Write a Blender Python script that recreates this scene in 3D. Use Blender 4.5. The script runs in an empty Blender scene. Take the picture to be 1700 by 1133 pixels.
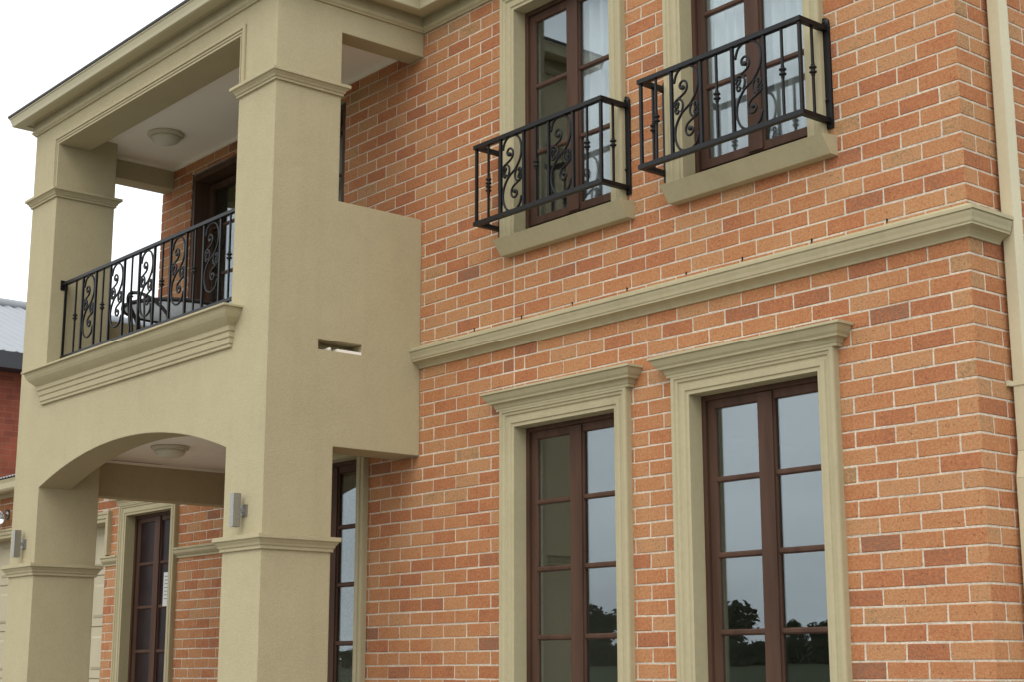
import bpy, bmesh, math, random
from mathutils import Matrix, Vector

# ------------------------------------------------------------------ camera, sky, sun, exposure
S = bpy.context.scene
COL = S.collection
random.seed(7)
rad = math.radians

CAM = Vector((4.12416, -6.27624, 1.57087))
YAW, PITCH, ROLL, FPX = -50.00043, 11.98512, -0.03199, 2621.33
def cam_axes():
    y, p, r = rad(YAW), rad(PITCH), rad(ROLL)
    fw = Vector((math.sin(y) * math.cos(p), math.cos(y) * math.cos(p), math.sin(p)))
    rt = Vector((math.cos(y), -math.sin(y), 0))
    up = rt.cross(fw)
    return rt * math.cos(r) + up * math.sin(r), -rt * math.sin(r) + up * math.cos(r), fw
RT, UP, FW = cam_axes()
cd = bpy.data.cameras.new("camera")
cam = bpy.data.objects.new("camera", cd)
COL.objects.link(cam)
cd.sensor_width = 36
cd.lens = FPX / 1700 * 36
cd.clip_start, cd.clip_end = 0.05, 2000
cam.matrix_world = Matrix(((RT.x, UP.x, -FW.x, CAM.x), (RT.y, UP.y, -FW.y, CAM.y), (RT.z, UP.z, -FW.z, CAM.z), (0, 0, 0, 1)))
S.camera = cam

SUN_EL, SUN_AZ = 50, 148          # azimuth clockwise from +Y
W = bpy.data.worlds.new("World")
S.world = W
W.use_nodes = True
nt = W.node_tree
nt.nodes.clear()
def wn(t): return nt.nodes.new(t)
sky = wn("ShaderNodeTexSky"); sky.sky_type = 'NISHITA'; sky.sun_disc = False
sky.sun_elevation = rad(SUN_EL); sky.sun_rotation = rad(SUN_AZ)
sky.air_density = 1.0; sky.dust_density = 4.0; sky.ozone_density = 1.0
hs = wn("ShaderNodeHueSaturation"); hs.inputs['Saturation'].default_value = 0.16
tc = wn("ShaderNodeTexCoord")
mp = wn("ShaderNodeMapping"); mp.inputs['Scale'].default_value = (1, 1, 3.2)
nz = wn("ShaderNodeTexNoise"); nz.inputs['Scale'].default_value = 2.3; nz.inputs['Detail'].default_value = 6; nz.inputs['Roughness'].default_value = .55
cr = wn("ShaderNodeMapRange"); cr.inputs[1].default_value = .3; cr.inputs[2].default_value = .7; cr.inputs[3].default_value = .70; cr.inputs[4].default_value = 1.20
mx = wn("ShaderNodeMix"); mx.data_type = 'RGBA'; mx.inputs[0].default_value = .75
mx.inputs[7].default_value = (9.6, 10.0, 10.3, 1)
ml = wn("ShaderNodeMix"); ml.data_type = 'RGBA'; ml.blend_type = 'MULTIPLY'; ml.inputs[0].default_value = 1
bg = wn("ShaderNodeBackground"); bg.inputs[1].default_value = .13
wo = wn("ShaderNodeOutputWorld")
L = nt.links.new
L(sky.outputs[0], hs.inputs['Color']); L(hs.outputs[0], mx.inputs[6])
L(tc.outputs['Generated'], mp.inputs[0]); L(mp.outputs[0], nz.inputs['Vector']); L(nz.outputs[0], cr.inputs[0])
L(mx.outputs[2], ml.inputs[6]); L(cr.outputs[0], ml.inputs[7]); L(ml.outputs[2], bg.inputs[0]); L(bg.outputs[0], wo.inputs[0])

sd = bpy.data.lights.new("sun", 'SUN'); sd.energy = 0.6; sd.angle = rad(50); sd.color = (1, .96, .9)
so = bpy.data.objects.new("sun", sd); COL.objects.link(so)
sv = Vector((math.sin(rad(SUN_AZ)) * math.cos(rad(SUN_EL)), math.cos(rad(SUN_AZ)) * math.cos(rad(SUN_EL)), math.sin(rad(SUN_EL))))
so.rotation_euler = sv.to_track_quat('Z', 'Y').to_euler()
so.location = (0, -20, 30)

S.view_settings.view_transform = 'Standard'
S.view_settings.look = 'None'
S.view_settings.gamma = 1
S.view_settings.use_curve_mapping = False
S.view_settings.exposure = 0.52
S.render.engine = 'CYCLES'
S.cycles.use_denoising = True
S.cycles.max_bounces = 8
S.cycles.transparent_max_bounces = 16

# ------------------------------------------------------------------ materials
def mat(name, col, rough=.6, spec=.3, metal=0, noise=None, bump=None, bevel=0, streak=None, rain=0):
    """noise=(scale, amount, detail), bump=(scale, strength, distance)"""
    m = bpy.data.materials.new(name); m.use_nodes = True
    t = m.node_tree; b = t.nodes['Principled BSDF']
    b.inputs['Base Color'].default_value = (*col, 1); b.inputs['Roughness'].default_value = rough
    b.inputs['Metallic'].default_value = metal; b.inputs['Specular IOR Level'].default_value = spec
    g = t.nodes.new("ShaderNodeNewGeometry")
    csock = None
    if noise:
        for k, (sc, am, de) in enumerate(noise if isinstance(noise, list) else [noise]):
            n = t.nodes.new("ShaderNodeTexNoise"); n.inputs['Scale'].default_value = sc; n.inputs['Detail'].default_value = de
            if streak:
                mpg = t.nodes.new("ShaderNodeMapping"); mpg.inputs['Scale'].default_value = streak
                t.links.new(g.outputs['Position'], mpg.inputs[0]); t.links.new(mpg.outputs[0], n.inputs['Vector'])
            else:
                t.links.new(g.outputs['Position'], n.inputs['Vector'])
            r = t.nodes.new("ShaderNodeMapRange"); r.inputs[1].default_value = .25; r.inputs[2].default_value = .75
            r.inputs[3].default_value = 1 - am; r.inputs[4].default_value = 1 + am
            t.links.new(n.outputs[0], r.inputs[0])
            x = t.nodes.new("ShaderNodeMix"); x.data_type = 'RGBA'; x.blend_type = 'MULTIPLY'; x.inputs[0].default_value = 1
            x.inputs[6].default_value = (*col, 1)
            if csock: t.links.new(csock, x.inputs[6])
            t.links.new(r.outputs[0], x.inputs[7]); csock = x.outputs[2]
        if rain:
            mr = t.nodes.new("ShaderNodeMapping"); mr.inputs['Scale'].default_value = (7, 7, .45); t.links.new(g.outputs['Position'], mr.inputs[0])
            nr = t.nodes.new("ShaderNodeTexNoise"); nr.inputs['Scale'].default_value = 1; nr.inputs['Detail'].default_value = 5; t.links.new(mr.outputs[0], nr.inputs['Vector'])
            rr = t.nodes.new("ShaderNodeMapRange"); rr.inputs[1].default_value = .5; rr.inputs[2].default_value = .78; rr.inputs[3].default_value = 1; rr.inputs[4].default_value = 1 - rain; t.links.new(nr.outputs[0], rr.inputs[0])
            xr = t.nodes.new("ShaderNodeMix"); xr.data_type = 'RGBA'; xr.blend_type = 'MULTIPLY'; xr.inputs[0].default_value = 1; t.links.new(csock, xr.inputs[6]); t.links.new(rr.outputs[0], xr.inputs[7]); csock = xr.outputs[2]
        t.links.new(csock, b.inputs['Base Color'])
    nsock = None
    if bevel:
        bv = t.nodes.new("ShaderNodeBevel"); bv.samples = 4; bv.inputs[0].default_value = bevel; nsock = bv.outputs[0]
    if bump:
        n = t.nodes.new("ShaderNodeTexNoise"); n.inputs['Scale'].default_value = bump[0]; n.inputs['Detail'].default_value = 4
        t.links.new(g.outputs['Position'], n.inputs['Vector'])
        bp = t.nodes.new("ShaderNodeBump"); bp.inputs['Strength'].default_value = bump[1]; bp.inputs['Distance'].default_value = bump[2]
        t.links.new(n.outputs[0], bp.inputs['Height'])
        if nsock: t.links.new(nsock, bp.inputs['Normal'])
        nsock = bp.outputs[0]
    if nsock: t.links.new(nsock, b.inputs['Normal'])
    return m

M = {}
M['stucco'] = mat('stucco', (.438, .378, .234), .9, .15, noise=[(.9, .035, 4), (5, .035, 6), (70, .06, 5)], bump=(150, .5, .007), bevel=.009, rain=.045)
M['trim'] = mat('trim_paint', (.425, .370, .228), .75, .25, noise=[(2.2, .06, 4), (30, .04, 4)], bump=(120, .15, .004), bevel=.004, rain=.10)
M['gutter'] = mat('gutter_paint', (.46, .41, .26), .5, .4, noise=(1.5, .04, 3), bevel=.003)
M['pipe'] = mat('downpipe_paint', (.56, .50, .335), .5, .35, noise=[(2.5, .05, 4), (40, .03, 3)], bevel=.006)
M['timber'] = mat('stained_timber', (.076, .040, .026), .55, .15, noise=(14, .3, 5), streak=(1, 1, .12), bevel=.003)
M['iron'] = mat('black_iron', (.0065, .006, .0065), .45, .28, noise=(40, .3, 3), bump=(150, .2, .002))
M['ceiling'] = mat('white_ceiling', (.88, .83, .73), .9, .1, noise=(1.5, .03, 3))
M['silver'] = mat('brushed_steel', (.34, .33, .305), .42, .5, metal=1, noise=(60, .1, 3))
M['dark'] = mat('dark_void', (.02, .018, .016), .9, .1)
M['garage'] = mat('garage_panel_paint', (.47, .42, .29), .6, .3, noise=(3, .04, 3), bevel=.004)
M['room'] = mat('room_plaster', (.38, .35, .30), .9, .1)
M['roof'] = mat('shadow_dark_roof_tile', (.07, .065, .065), .8, .2, noise=(8, .2, 3))
M['opal'] = mat('opal_glass', (.62, .60, .48), .35, .4)
M['lamp_trim'] = mat('lamp_trim', (.55, .51, .38), .5, .3)
M['curtain'] = mat('pale_curtain', (.40, .40, .405), .9, .1, noise=(5, .06, 3))
M['paper'] = mat('notice_paper', (.55, .55, .53), .8, .1)
M['ink'] = mat('notice_ink', (.10, .10, .12), .8, .1)
M['frost'] = mat('frosted_table_glass', (.70, .74, .76), .4, .4)
M['wicker'] = mat('dark_wicker', (.035, .032, .032), .7, .3, noise=(120, .3, 2))
M['nroof'] = mat('corrugated_steel_roof', (.27, .285, .30), .45, .4, noise=(2, .05, 3))
M['nfascia'] = mat('charcoal_fascia', (.035, .036, .04), .5, .4)
M['asphalt'] = mat('asphalt', (.055, .055, .057), .9, .2, noise=(30, .15, 4))
M['grass'] = mat('grass', (.050, .058, .028), .95, .1, noise=[(.35, .35, 5), (6, .3, 4)])
M['concrete'] = mat('concrete', (.36, .34, .31), .9, .2, noise=(4, .1, 5))
M['paving'] = mat('bounce_paving', (.27, .25, .22), .9, .2, noise=[(.8, .12, 5), (12, .08, 4)])
M['tile'] = mat('low_bounce_tile', (.11, .085, .07), .7, .3, noise=(5, .15, 4))
M['bark'] = mat('bark', (.07, .05, .035), .9, .1)
M['leaf'] = mat('leaf', (.075, .10, .055), .7, .2, noise=(1.2, .35, 2))
M['dark_pane'] = mat('dark_door_pane', (.022, .013, .013), .35, .10, noise=(6, .3, 3))  # opaque, mottled dark brown, used for the front door panes
M['chrome'] = mat('chrome', (.75, .75, .76), .15, .5, metal=1)

def frost_mat():
    m = M['frost']; t = m.node_tree; b = t.nodes['Principled BSDF']; o = t.nodes['Material Output']
    tl = t.nodes.new("ShaderNodeBsdfTranslucent"); tl.inputs[0].default_value = (.80, .84, .86, 1)
    x = t.nodes.new("ShaderNodeMixShader"); x.inputs[0].default_value = .6
    t.links.new(b.outputs[0], x.inputs[1]); t.links.new(tl.outputs[0], x.inputs[2]); t.links.new(x.outputs[0], o.inputs[0])
frost_mat()
def brick_mat(name, src):
    m = bpy.data.materials.new(name); m.use_nodes = True
    t = m.node_tree; b = t.nodes['Principled BSDF']; N = t.nodes.new; K = t.links.new
    if src == 'object':
        oi = N("ShaderNodeObjectInfo"); sep = N("ShaderNodeSeparateColor"); K(oi.outputs['Color'], sep.inputs[0])
    else:
        at = N("ShaderNodeAttribute"); at.attribute_name = 'tone'; sep = N("ShaderNodeSeparateColor"); K(at.outputs['Color'], sep.inputs[0])
    ramp = N("ShaderNodeValToRGB"); e = ramp.color_ramp
    cols = [(0, (.255, .125, .074)), (.07, (.285, .126, .068)), (.16, (.345, .132, .064)), (.32, (.390, .153, .069)),
            (.5, (.42, .184, .081)), (.72, (.438, .214, .098)), (.9, (.445, .238, .118)), (1, (.31, .192, .094))]
    while len(e.elements) < len(cols): e.elements.new(.5)
    for el, (p, c) in zip(e.elements, cols): el.position = p; el.color = (*c, 1)
    g = N("ShaderNodeNewGeometry")
    # cloudy firing variation moves each brick a little along the ramp
    n1 = N("ShaderNodeTexNoise"); n1.inputs['Scale'].default_value = 7; n1.inputs['Detail'].default_value = 3; K(g.outputs['Position'], n1.inputs['Vector'])
    r1 = N("ShaderNodeMapRange"); r1.inputs[1].default_value = .3; r1.inputs[2].default_value = .7; r1.inputs[3].default_value = -.10; r1.inputs[4].default_value = .10
    K(n1.outputs[0], r1.inputs[0])
    sn = N("ShaderNodeSeparateXYZ"); K(g.outputs['True Normal'], sn.inputs[0])
    gt = N("ShaderNodeMath"); gt.operation = 'GREATER_THAN'; gt.inputs[1].default_value = .6; K(sn.outputs[0], gt.inputs[0])
    tsel = N("ShaderNodeMix"); K(gt.outputs[0], tsel.inputs[0]); K(sep.outputs[0], tsel.inputs[2]); K(sep.outputs[1], tsel.inputs[3])
    n1b = N("ShaderNodeTexNoise"); n1b.inputs['Scale'].default_value = 58; n1b.inputs['Detail'].default_value = 4; n1b.inputs['Roughness'].default_value = .65; K(g.outputs['Position'], n1b.inputs['Vector'])
    r1b = N("ShaderNodeMapRange"); r1b.inputs[1].default_value = .3; r1b.inputs[2].default_value = .7; r1b.inputs[3].default_value = -.34; r1b.inputs[4].default_value = .20; K(n1b.outputs[0], r1b.inputs[0])
    n0 = N("ShaderNodeTexNoise"); n0.inputs['Scale'].default_value = .8; n0.inputs['Detail'].default_value = 2; K(g.outputs['Position'], n0.inputs['Vector'])
    r0 = N("ShaderNodeMapRange"); r0.inputs[1].default_value = .3; r0.inputs[2].default_value = .7; r0.inputs[3].default_value = -.12; r0.inputs[4].default_value = .10; K(n0.outputs[0], r0.inputs[0])
    a00 = N("ShaderNodeMath"); K(r0.outputs[0], a00.inputs[0]); K(r1.outputs[0], a00.inputs[1])
    a0 = N("ShaderNodeMath"); K(a00.outputs[0], a0.inputs[0]); K(r1b.outputs[0], a0.inputs[1])
    ad = N("ShaderNodeMath"); ad.operation = 'ADD'; ad.use_clamp = True; K(tsel.outputs[0], ad.inputs[0]); K(a0.outputs[0], ad.inputs[1]); K(ad.outputs[0], ramp.inputs[0])
    # sandy grain
    n2 = N("ShaderNodeTexNoise"); n2.inputs['Scale'].default_value = 80; n2.inputs['Detail'].default_value = 4; n2.inputs['Roughness'].default_value = .7; K(g.outputs['Position'], n2.inputs['Vector'])
    r2 = N("ShaderNodeMapRange"); r2.inputs[1].default_value = .25; r2.inputs[2].default_value = .75; r2.inputs[3].default_value = .72; r2.inputs[4].default_value = 1.27; K(n2.outputs[0], r2.inputs[0])
    x1 = N("ShaderNodeMix"); x1.data_type = 'RGBA'; x1.blend_type = 'MULTIPLY'; x1.inputs[0].default_value = 1; K(ramp.outputs[0], x1.inputs[6]); K(r2.outputs[0], x1.inputs[7])
    # iron spots
    vo = N("ShaderNodeTexVoronoi"); vo.inputs['Scale'].default_value = 46; K(g.outputs['Position'], vo.inputs['Vector'])
    r3 = N("ShaderNodeMapRange"); r3.inputs[1].default_value = .10; r3.inputs[2].default_value = .26; r3.inputs[3].default_value = .72; r3.inputs[4].default_value = 0; K(vo.outputs['Distance'], r3.inputs[0])
    n3 = N("ShaderNodeTexNoise"); n3.inputs['Scale'].default_value = 18; K(g.outputs['Position'], n3.inputs['Vector'])
    r4 = N("ShaderNodeMapRange"); r4.inputs[1].default_value = .45; r4.inputs[2].default_value = .6; K(n3.outputs[0], r4.inputs[0])
    mu = N("ShaderNodeMath"); mu.operation = 'MULTIPLY'; K(r3.outputs[0], mu.inputs[0]); K(r4.outputs[0], mu.inputs[1])
    x2 = N("ShaderNodeMix"); x2.data_type = 'RGBA'; x2.inputs[7].default_value = (.10, .045, .03, 1); K(mu.outputs[0], x2.inputs[0]); K(x1.outputs[2], x2.inputs[6])
    # pale mortar smears
    n4 = N("ShaderNodeTexNoise"); n4.inputs['Scale'].default_value = 2.6; n4.inputs['Detail'].default_value = 7; n4.inputs['Roughness'].default_value = .72; K(g.outputs['Position'], n4.inputs['Vector'])
    r5 = N("ShaderNodeMapRange"); r5.inputs[1].default_value = .66; r5.inputs[2].default_value = .74; r5.inputs[3].default_value = 0; r5.inputs[4].default_value = .6; K(n4.outputs[0], r5.inputs[0])
    x3 = N("ShaderNodeMix"); x3.data_type = 'RGBA'; x3.inputs[7].default_value = (.52, .45, .38, 1); K(r5.outputs[0], x3.inputs[0]); K(x2.outputs[2], x3.inputs[6])
    K(x3.outputs[2], b.inputs['Base Color'])
    b.inputs['Roughness'].default_value = .9; b.inputs['Specular IOR Level'].default_value = .15
    n5 = N("ShaderNodeTexNoise"); n5.inputs['Scale'].default_value = 130; n5.inputs['Detail'].default_value = 4; K(g.outputs['Position'], n5.inputs['Vector'])
    bp = N("ShaderNodeBump"); bp.inputs['Strength'].default_value = .5; bp.inputs['Distance'].default_value = .006; K(n5.outputs[0], bp.inputs['Height']); K(bp.outputs[0], b.inputs['Normal'])
    return m
M['brick'] = brick_mat('fired_brick', 'object')
M['brickwork'] = brick_mat('fired_brick_mass', 'attribute')
M['mortar'] = mat('mortar', (.60, .515, .405), .95, .1, noise=[(2.5, .16, 5), (45, .20, 4)], bump=(110, .8, .008))

def far_brick(name):
    m = bpy.data.materials.new(name); m.use_nodes = True
    t = m.node_tree; b = t.nodes['Principled BSDF']; N = t.nodes.new; K = t.links.new
    g = N("ShaderNodeNewGeometry"); mpn = N("ShaderNodeMapping"); mpn.inputs['Rotation'].default_value = (rad(90), 0, rad(90))
    s = N("ShaderNodeSeparateXYZ"); c = N("ShaderNodeCombineXYZ")
    K(g.outputs['Position'], s.inputs[0])
    a = N("ShaderNodeMath"); a.operation = 'ADD'; K(s.outputs[0], a.inputs[0]); K(s.outputs[1], a.inputs[1])
    K(a.outputs[0], c.inputs[0]); K(s.outputs[2], c.inputs[1])
    br = N("ShaderNodeTexBrick"); br.inputs['Scale'].default_value = 1; br.inputs['Brick Width'].default_value = .24; br.inputs['Row Height'].default_value = .086
    br.inputs['Mortar Size'].default_value = .006; br.inputs['Color1'].default_value = (.29, .075, .036, 1); br.inputs['Color2'].default_value = (.21, .052, .030, 1); br.inputs['Mortar'].default_value = (.25, .095, .055, 1)
    K(c.outputs[0], br.inputs['Vector'])
    n = N("ShaderNodeTexNoise"); n.inputs['Scale'].default_value = 5; K(g.outputs['Position'], n.inputs['Vector'])
    x = N("ShaderNodeMix"); x.data_type = 'RGBA'; x.blend_type = 'OVERLAY'; x.inputs[0].default_value = .35; K(br.outputs[0], x.inputs[6]); K(n.outputs[0], x.inputs[7])
    K(x.outputs[2], b.inputs['Base Color']); b.inputs['Roughness'].default_value = .9
    return m
M['far_brick'] = far_brick('red_brick_far')

def glass_mat():
    m = bpy.data.materials.new('window_glass'); m.use_nodes = True
    t = m.node_tree; t.nodes.clear(); N = t.nodes.new; K = t.links.new
    o = N("ShaderNodeOutputMaterial"); mixs = N("ShaderNodeMixShader"); tr = N("ShaderNodeBsdfTransparent"); gl = N("ShaderNodeBsdfGlossy")
    tr.inputs[0].default_value = (.93, .96, .95, 1); gl.inputs['Roughness'].default_value = .004; gl.inputs['Color'].default_value = (.86, .95, 1, 1)
    lw = N("ShaderNodeLayerWeight"); lw.inputs[0].default_value = .5; pw = N("ShaderNodeMath"); pw.operation = 'POWER'; pw.inputs[1].default_value = 5; K(lw.outputs['Facing'], pw.inputs[0])
    fr = N("ShaderNodeMapRange"); fr.inputs[3].default_value = .115; fr.inputs[4].default_value = 1; K(pw.outputs[0], fr.inputs[0])
    g = N("ShaderNodeNewGeometry"); n = N("ShaderNodeTexNoise"); n.inputs['Scale'].default_value = 2.2; n.inputs['Detail'].default_value = 1; K(g.outputs['Position'], n.inputs['Vector'])
    bp = N("ShaderNodeBump"); bp.inputs['Strength'].default_value = .03; bp.inputs['Distance'].default_value = .01; K(n.outputs[0], bp.inputs['Height']); K(bp.outputs[0], gl.inputs['Normal'])
    K(fr.outputs[0], mixs.inputs[0]); K(tr.outputs[0], mixs.inputs[1]); K(gl.outputs[0], mixs.inputs[2]); K(mixs.outputs[0], o.inputs[0])
    return m
M['glass'] = glass_mat()

# ------------------------------------------------------------------ mesh helpers
class MB:
    def __init__(s): s.v = []; s.f = []; s.sm = []
    def add(s, vs, fs, smooth=False):
        o = len(s.v); s.v += [tuple(p) for p in vs]; s.f += [tuple(i + o for i in f) for f in fs]; s.sm += [smooth] * len(fs); return s
    def box(s, x0, x1, y0, y1, z0, z1):
        return s.add([(x0, y0, z0), (x1, y0, z0), (x1, y1, z0), (x0, y1, z0), (x0, y0, z1), (x1, y0, z1), (x1, y1, z1), (x0, y1, z1)],
                     [(0, 3, 2, 1), (4, 5, 6, 7), (0, 1, 5, 4), (1, 2, 6, 5), (2, 3, 7, 6), (3, 0, 4, 7)])
    def rings(s, rings, closed=False, cap=True, smooth=False):
        n = len(rings[0]); vs = [p for r in rings for p in r]; fs = []
        m = len(rings)
        for i in range(m if closed else m - 1):
            a, b = i * n, ((i + 1) % m) * n
            for j in range(n):
                k = (j + 1) % n
                fs.append((a + j, a + k, b + k, b + j))
        if cap and not closed: fs += [tuple(range(n)), tuple(range((m - 1) * n, m * n))[::-1]]
        return s.add(vs, fs, smooth)
    def tube(s, pts, r, n=6, smooth=True, closed=False, taper=None):
        pts = [Vector(p) for p in pts]; rings = []; m = len(pts)
        ref = None
        for i, p in enumerate(pts):
            a = pts[(i - 1) % m] if (closed or i) else pts[0]; b = pts[(i + 1) % m] if (closed or i < m - 1) else pts[-1]
            t = (b - a).normalized()
            if ref is None: ref = Vector((0, 1, 0)) if abs(t.y) < .9 else Vector((1, 0, 0))
            u = (ref - t * ref.dot(t)).normalized(); w = t.cross(u); ref = u
            rr = r * (taper[i] if taper else 1)
            rings.append([p + (u * math.cos(2 * math.pi * (j + .5) / n) + w * math.sin(2 * math.pi * (j + .5) / n)) * rr for j in range(n)])
        return s.rings(rings, closed, True, smooth)
    def lathe(s, prof, c, n=16, axis='z', smooth=True):
        """prof = [(radius, height)]"""
        rings = []
        for r, h in prof:
            ring = []
            for j in range(n):
                a = 2 * math.pi * j / n; x, y = r * math.cos(a), r * math.sin(a)
                ring.append((c[0] + x, c[1] + y, c[2] + h) if axis == 'z' else ((c[0] + x, c[1] + h, c[2] + y) if axis == 'y' else (c[0] + h, c[1] + x, c[2] + y)))
            rings.append(ring)
        return s.rings(rings, False, True, smooth)
    def cells(s, X, Y, Z, solid, phantom=None):
        """boundary faces of a grid of solid cells"""
        nx, ny, nz = len(X) - 1, len(Y) - 1, len(Z) - 1
        sol = {}
        for i in range(nx):
            for j in range(ny):
                for k in range(nz):
                    sol[i, j, k] = bool(solid((X[i] + X[i + 1]) / 2, (Y[j] + Y[j + 1]) / 2, (Z[k] + Z[k + 1]) / 2))
        idx = {}; vs = []; fs = []
        def v(i, j, k):
            if (i, j, k) not in idx: idx[i, j, k] = len(vs); vs.append((X[i], Y[j], Z[k]))
            return idx[i, j, k]
        for (i, j, k), q in list(sol.items()):
            if not q or (phantom and phantom((X[i] + X[i + 1]) / 2, (Y[j] + Y[j + 1]) / 2, (Z[k] + Z[k + 1]) / 2)): continue
            for d, q4 in (((-1, 0, 0), ((0, 0, 0), (0, 0, 1), (0, 1, 1), (0, 1, 0))), ((1, 0, 0), ((1, 0, 0), (1, 1, 0), (1, 1, 1), (1, 0, 1))),
                          ((0, -1, 0), ((0, 0, 0), (1, 0, 0), (1, 0, 1), (0, 0, 1))), ((0, 1, 0), ((0, 1, 0), (0, 1, 1), (1, 1, 1), (1, 1, 0))),
                          ((0, 0, -1), ((0, 0, 0), (0, 1, 0), (1, 1, 0), (1, 0, 0))), ((0, 0, 1), ((0, 0, 1), (1, 0, 1), (1, 1, 1), (0, 1, 1)))):
                if not sol.get((i + d[0], j + d[1], k + d[2]), False):
                    fs.append(tuple(v(i + a, j + b, k + c) for a, b, c in q4))
        return s.add(vs, fs)
    def sweep_xy(s, path, prof, closed=False):
        """profile [(d outward to the right of the path, z)] along a plan polyline"""
        rings = []
        for i in range(len(path)):
            m = miter(path, i, closed)
            rings.append([(path[i][0] + m[0] * d, path[i][1] + m[1] * d, z) for d, z in prof])
        return s.rings(rings, closed)
    def sweep_xz(s, path, prof, yb, closed=False):
        """profile [(a outward to the left of the path, d towards -Y)] along an elevation polyline"""
        rings = []
        for i in range(len(path)):
            m = miter(path, i, closed)
            rings.append([(path[i][0] - m[0] * a, yb - d, path[i][1] - m[1] * a) for a, d in prof])
        return s.rings(rings, closed)
    def build(s, name, material, parent=None, loc=None, kind=None, label=None, weld=False):
        me = bpy.data.meshes.new(name); me.from_pydata(s.v, [], s.f)
        me.polygons.foreach_set('use_smooth', s.sm)
        bm = bmesh.new(); bm.from_mesh(me)
        if weld: bmesh.ops.remove_doubles(bm, verts=bm.verts, dist=.0002)
        bmesh.ops.recalc_face_normals(bm, faces=bm.faces); bm.to_mesh(me); bm.free()
        me.materials.append(M[material] if isinstance(material, str) else material)
        return put(name, me, parent, loc, kind, label)
def put(name, me, parent=None, loc=None, kind=None, label=None):
    o = bpy.data.objects.new(name, me); COL.objects.link(o)
    if parent: o.parent = parent
    if loc: o.location = loc
    if kind: o['kind'] = kind
    if label: o['label'] = label
    return o
def miter(path, i, closed):
    n = len(path)
    def nrm(a, b):
        dx, dy = b[0] - a[0], b[1] - a[1]; l = math.hypot(dx, dy); return (dy / l, -dx / l)
    a = nrm(path[i - 1], path[i]) if (i or closed) else None
    b = nrm(path[i], path[(i + 1) % n]) if (i < n - 1 or closed) else None
    if a is None: return b
    if b is None: return a
    k = 1 + a[0] * b[0] + a[1] * b[1]
    return ((a[0] + b[0]) / k, (a[1] + b[1]) / k)
def thing(name, label, cat, loc=(0, 0, 0), group=None):
    o = bpy.data.objects.new(name, None); COL.objects.link(o); o.location = loc; o.empty_display_size = .2
    o['label'] = label; o['category'] = cat
    if group: o['group'] = group
    return o
def copy_tree(o, parent=None):
    c = o.copy(); COL.objects.link(c); c.parent = parent
    for ch in o.children: copy_tree(ch, c)
    return c
def spline(pts, per=5):
    out = []
    P = [pts[0]] + list(pts) + [pts[-1]]
    for i in range(1, len(P) - 2):
        p0, p1, p2, p3 = P[i - 1:i + 3]
        for k in range(per):
            t = k / per
            out.append(tuple(.5 * (2 * b + (c - a) * t + (2 * a - 5 * b + 4 * c - d) * t * t + (3 * b - a - 3 * c + d) * t ** 3) for a, b, c, d in zip(p0, p1, p2, p3)))
    out.append(tuple(pts[-1]))
    return out
def project(p):
    q = Vector(p) - CAM; d = q.dot(FW)
    return (850 + FPX * q.dot(RT) / d, 566.5 - FPX * q.dot(UP) / d, d)

# ------------------------------------------------------------------ ground
def ground():
    xs = [-600, -300, -150, -100, -60, -30, 0, 30, 60, 150, 400]; ys = [-600, -300, -160, -110, -80, -60, -45, -34, -26, -20, 0, 30, 200]
    def h(x, y):
        t = max(0, -y - 24); return -.02 + (0 if t == 0 else 2.9 * (1 - math.exp(-t / 30)) + .008 * min(t, 120))
    mb = MB(); nx = len(xs)
    mb.add([(x, y, h(x, y)) for y in ys for x in xs], [(j * nx + i, j * nx + i + 1, (j + 1) * nx + i + 1, (j + 1) * nx + i) for j in range(len(ys) - 1) for i in range(nx - 1)], True)
    mb.build('ground', 'grass', kind='structure')
    MB().box(-300, 200, -21.5, -14.5, -.05, -.008).build('road', 'asphalt', kind='structure')
    k = MB(); k.box(-300, 200, -14.5, -14.32, -.05, .11); k.build('kerb', 'concrete', kind='structure')
    MB().box(-300, 200, -13.2, -11.8, -.05, -.01).build('footpath', 'concrete', kind='structure')
    MB().box(-20, 9, -11.8, 1.2, -.05, -.004).build('bounce_forecourt', 'paving', kind='structure')  # unseen pale ground added to bounce light up onto ceilings and undersides
ground()

# ------------------------------------------------------------------ house
EX, FY = -4.325, -1.195            # portico side plane, portico front plane
XL, XL2, XR2 = -8.165, -7.69, -4.80
RW = .70                           # recessed ground-floor wall plane
house = thing('house', 'two storey orange brick house with beige rendered two level portico', 'house')

def win_geo(xc, floor, y=0):
    """opening rectangle (x0, x1, z0, z1)"""
    return (xc - .45, xc + .45, .50, 3.085) if floor == 0 else (xc - .45, xc + .45, 4.31, 5.865)
WX = (-2.862, -1.366, -5.48)
openings = [win_geo(WX[0], 0), win_geo(WX[1], 0), win_geo(WX[2], 0), win_geo(WX[0], 1), win_geo(WX[1], 1)]
DOOR_UP = (-7.66, -5.30, 3.62, 5.82)
G = .03
holes = [(a - G, b + G, c - (.0 if c > 1 else G), d + G) for a, b, c, d in openings] + [DOOR_UP]

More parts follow.
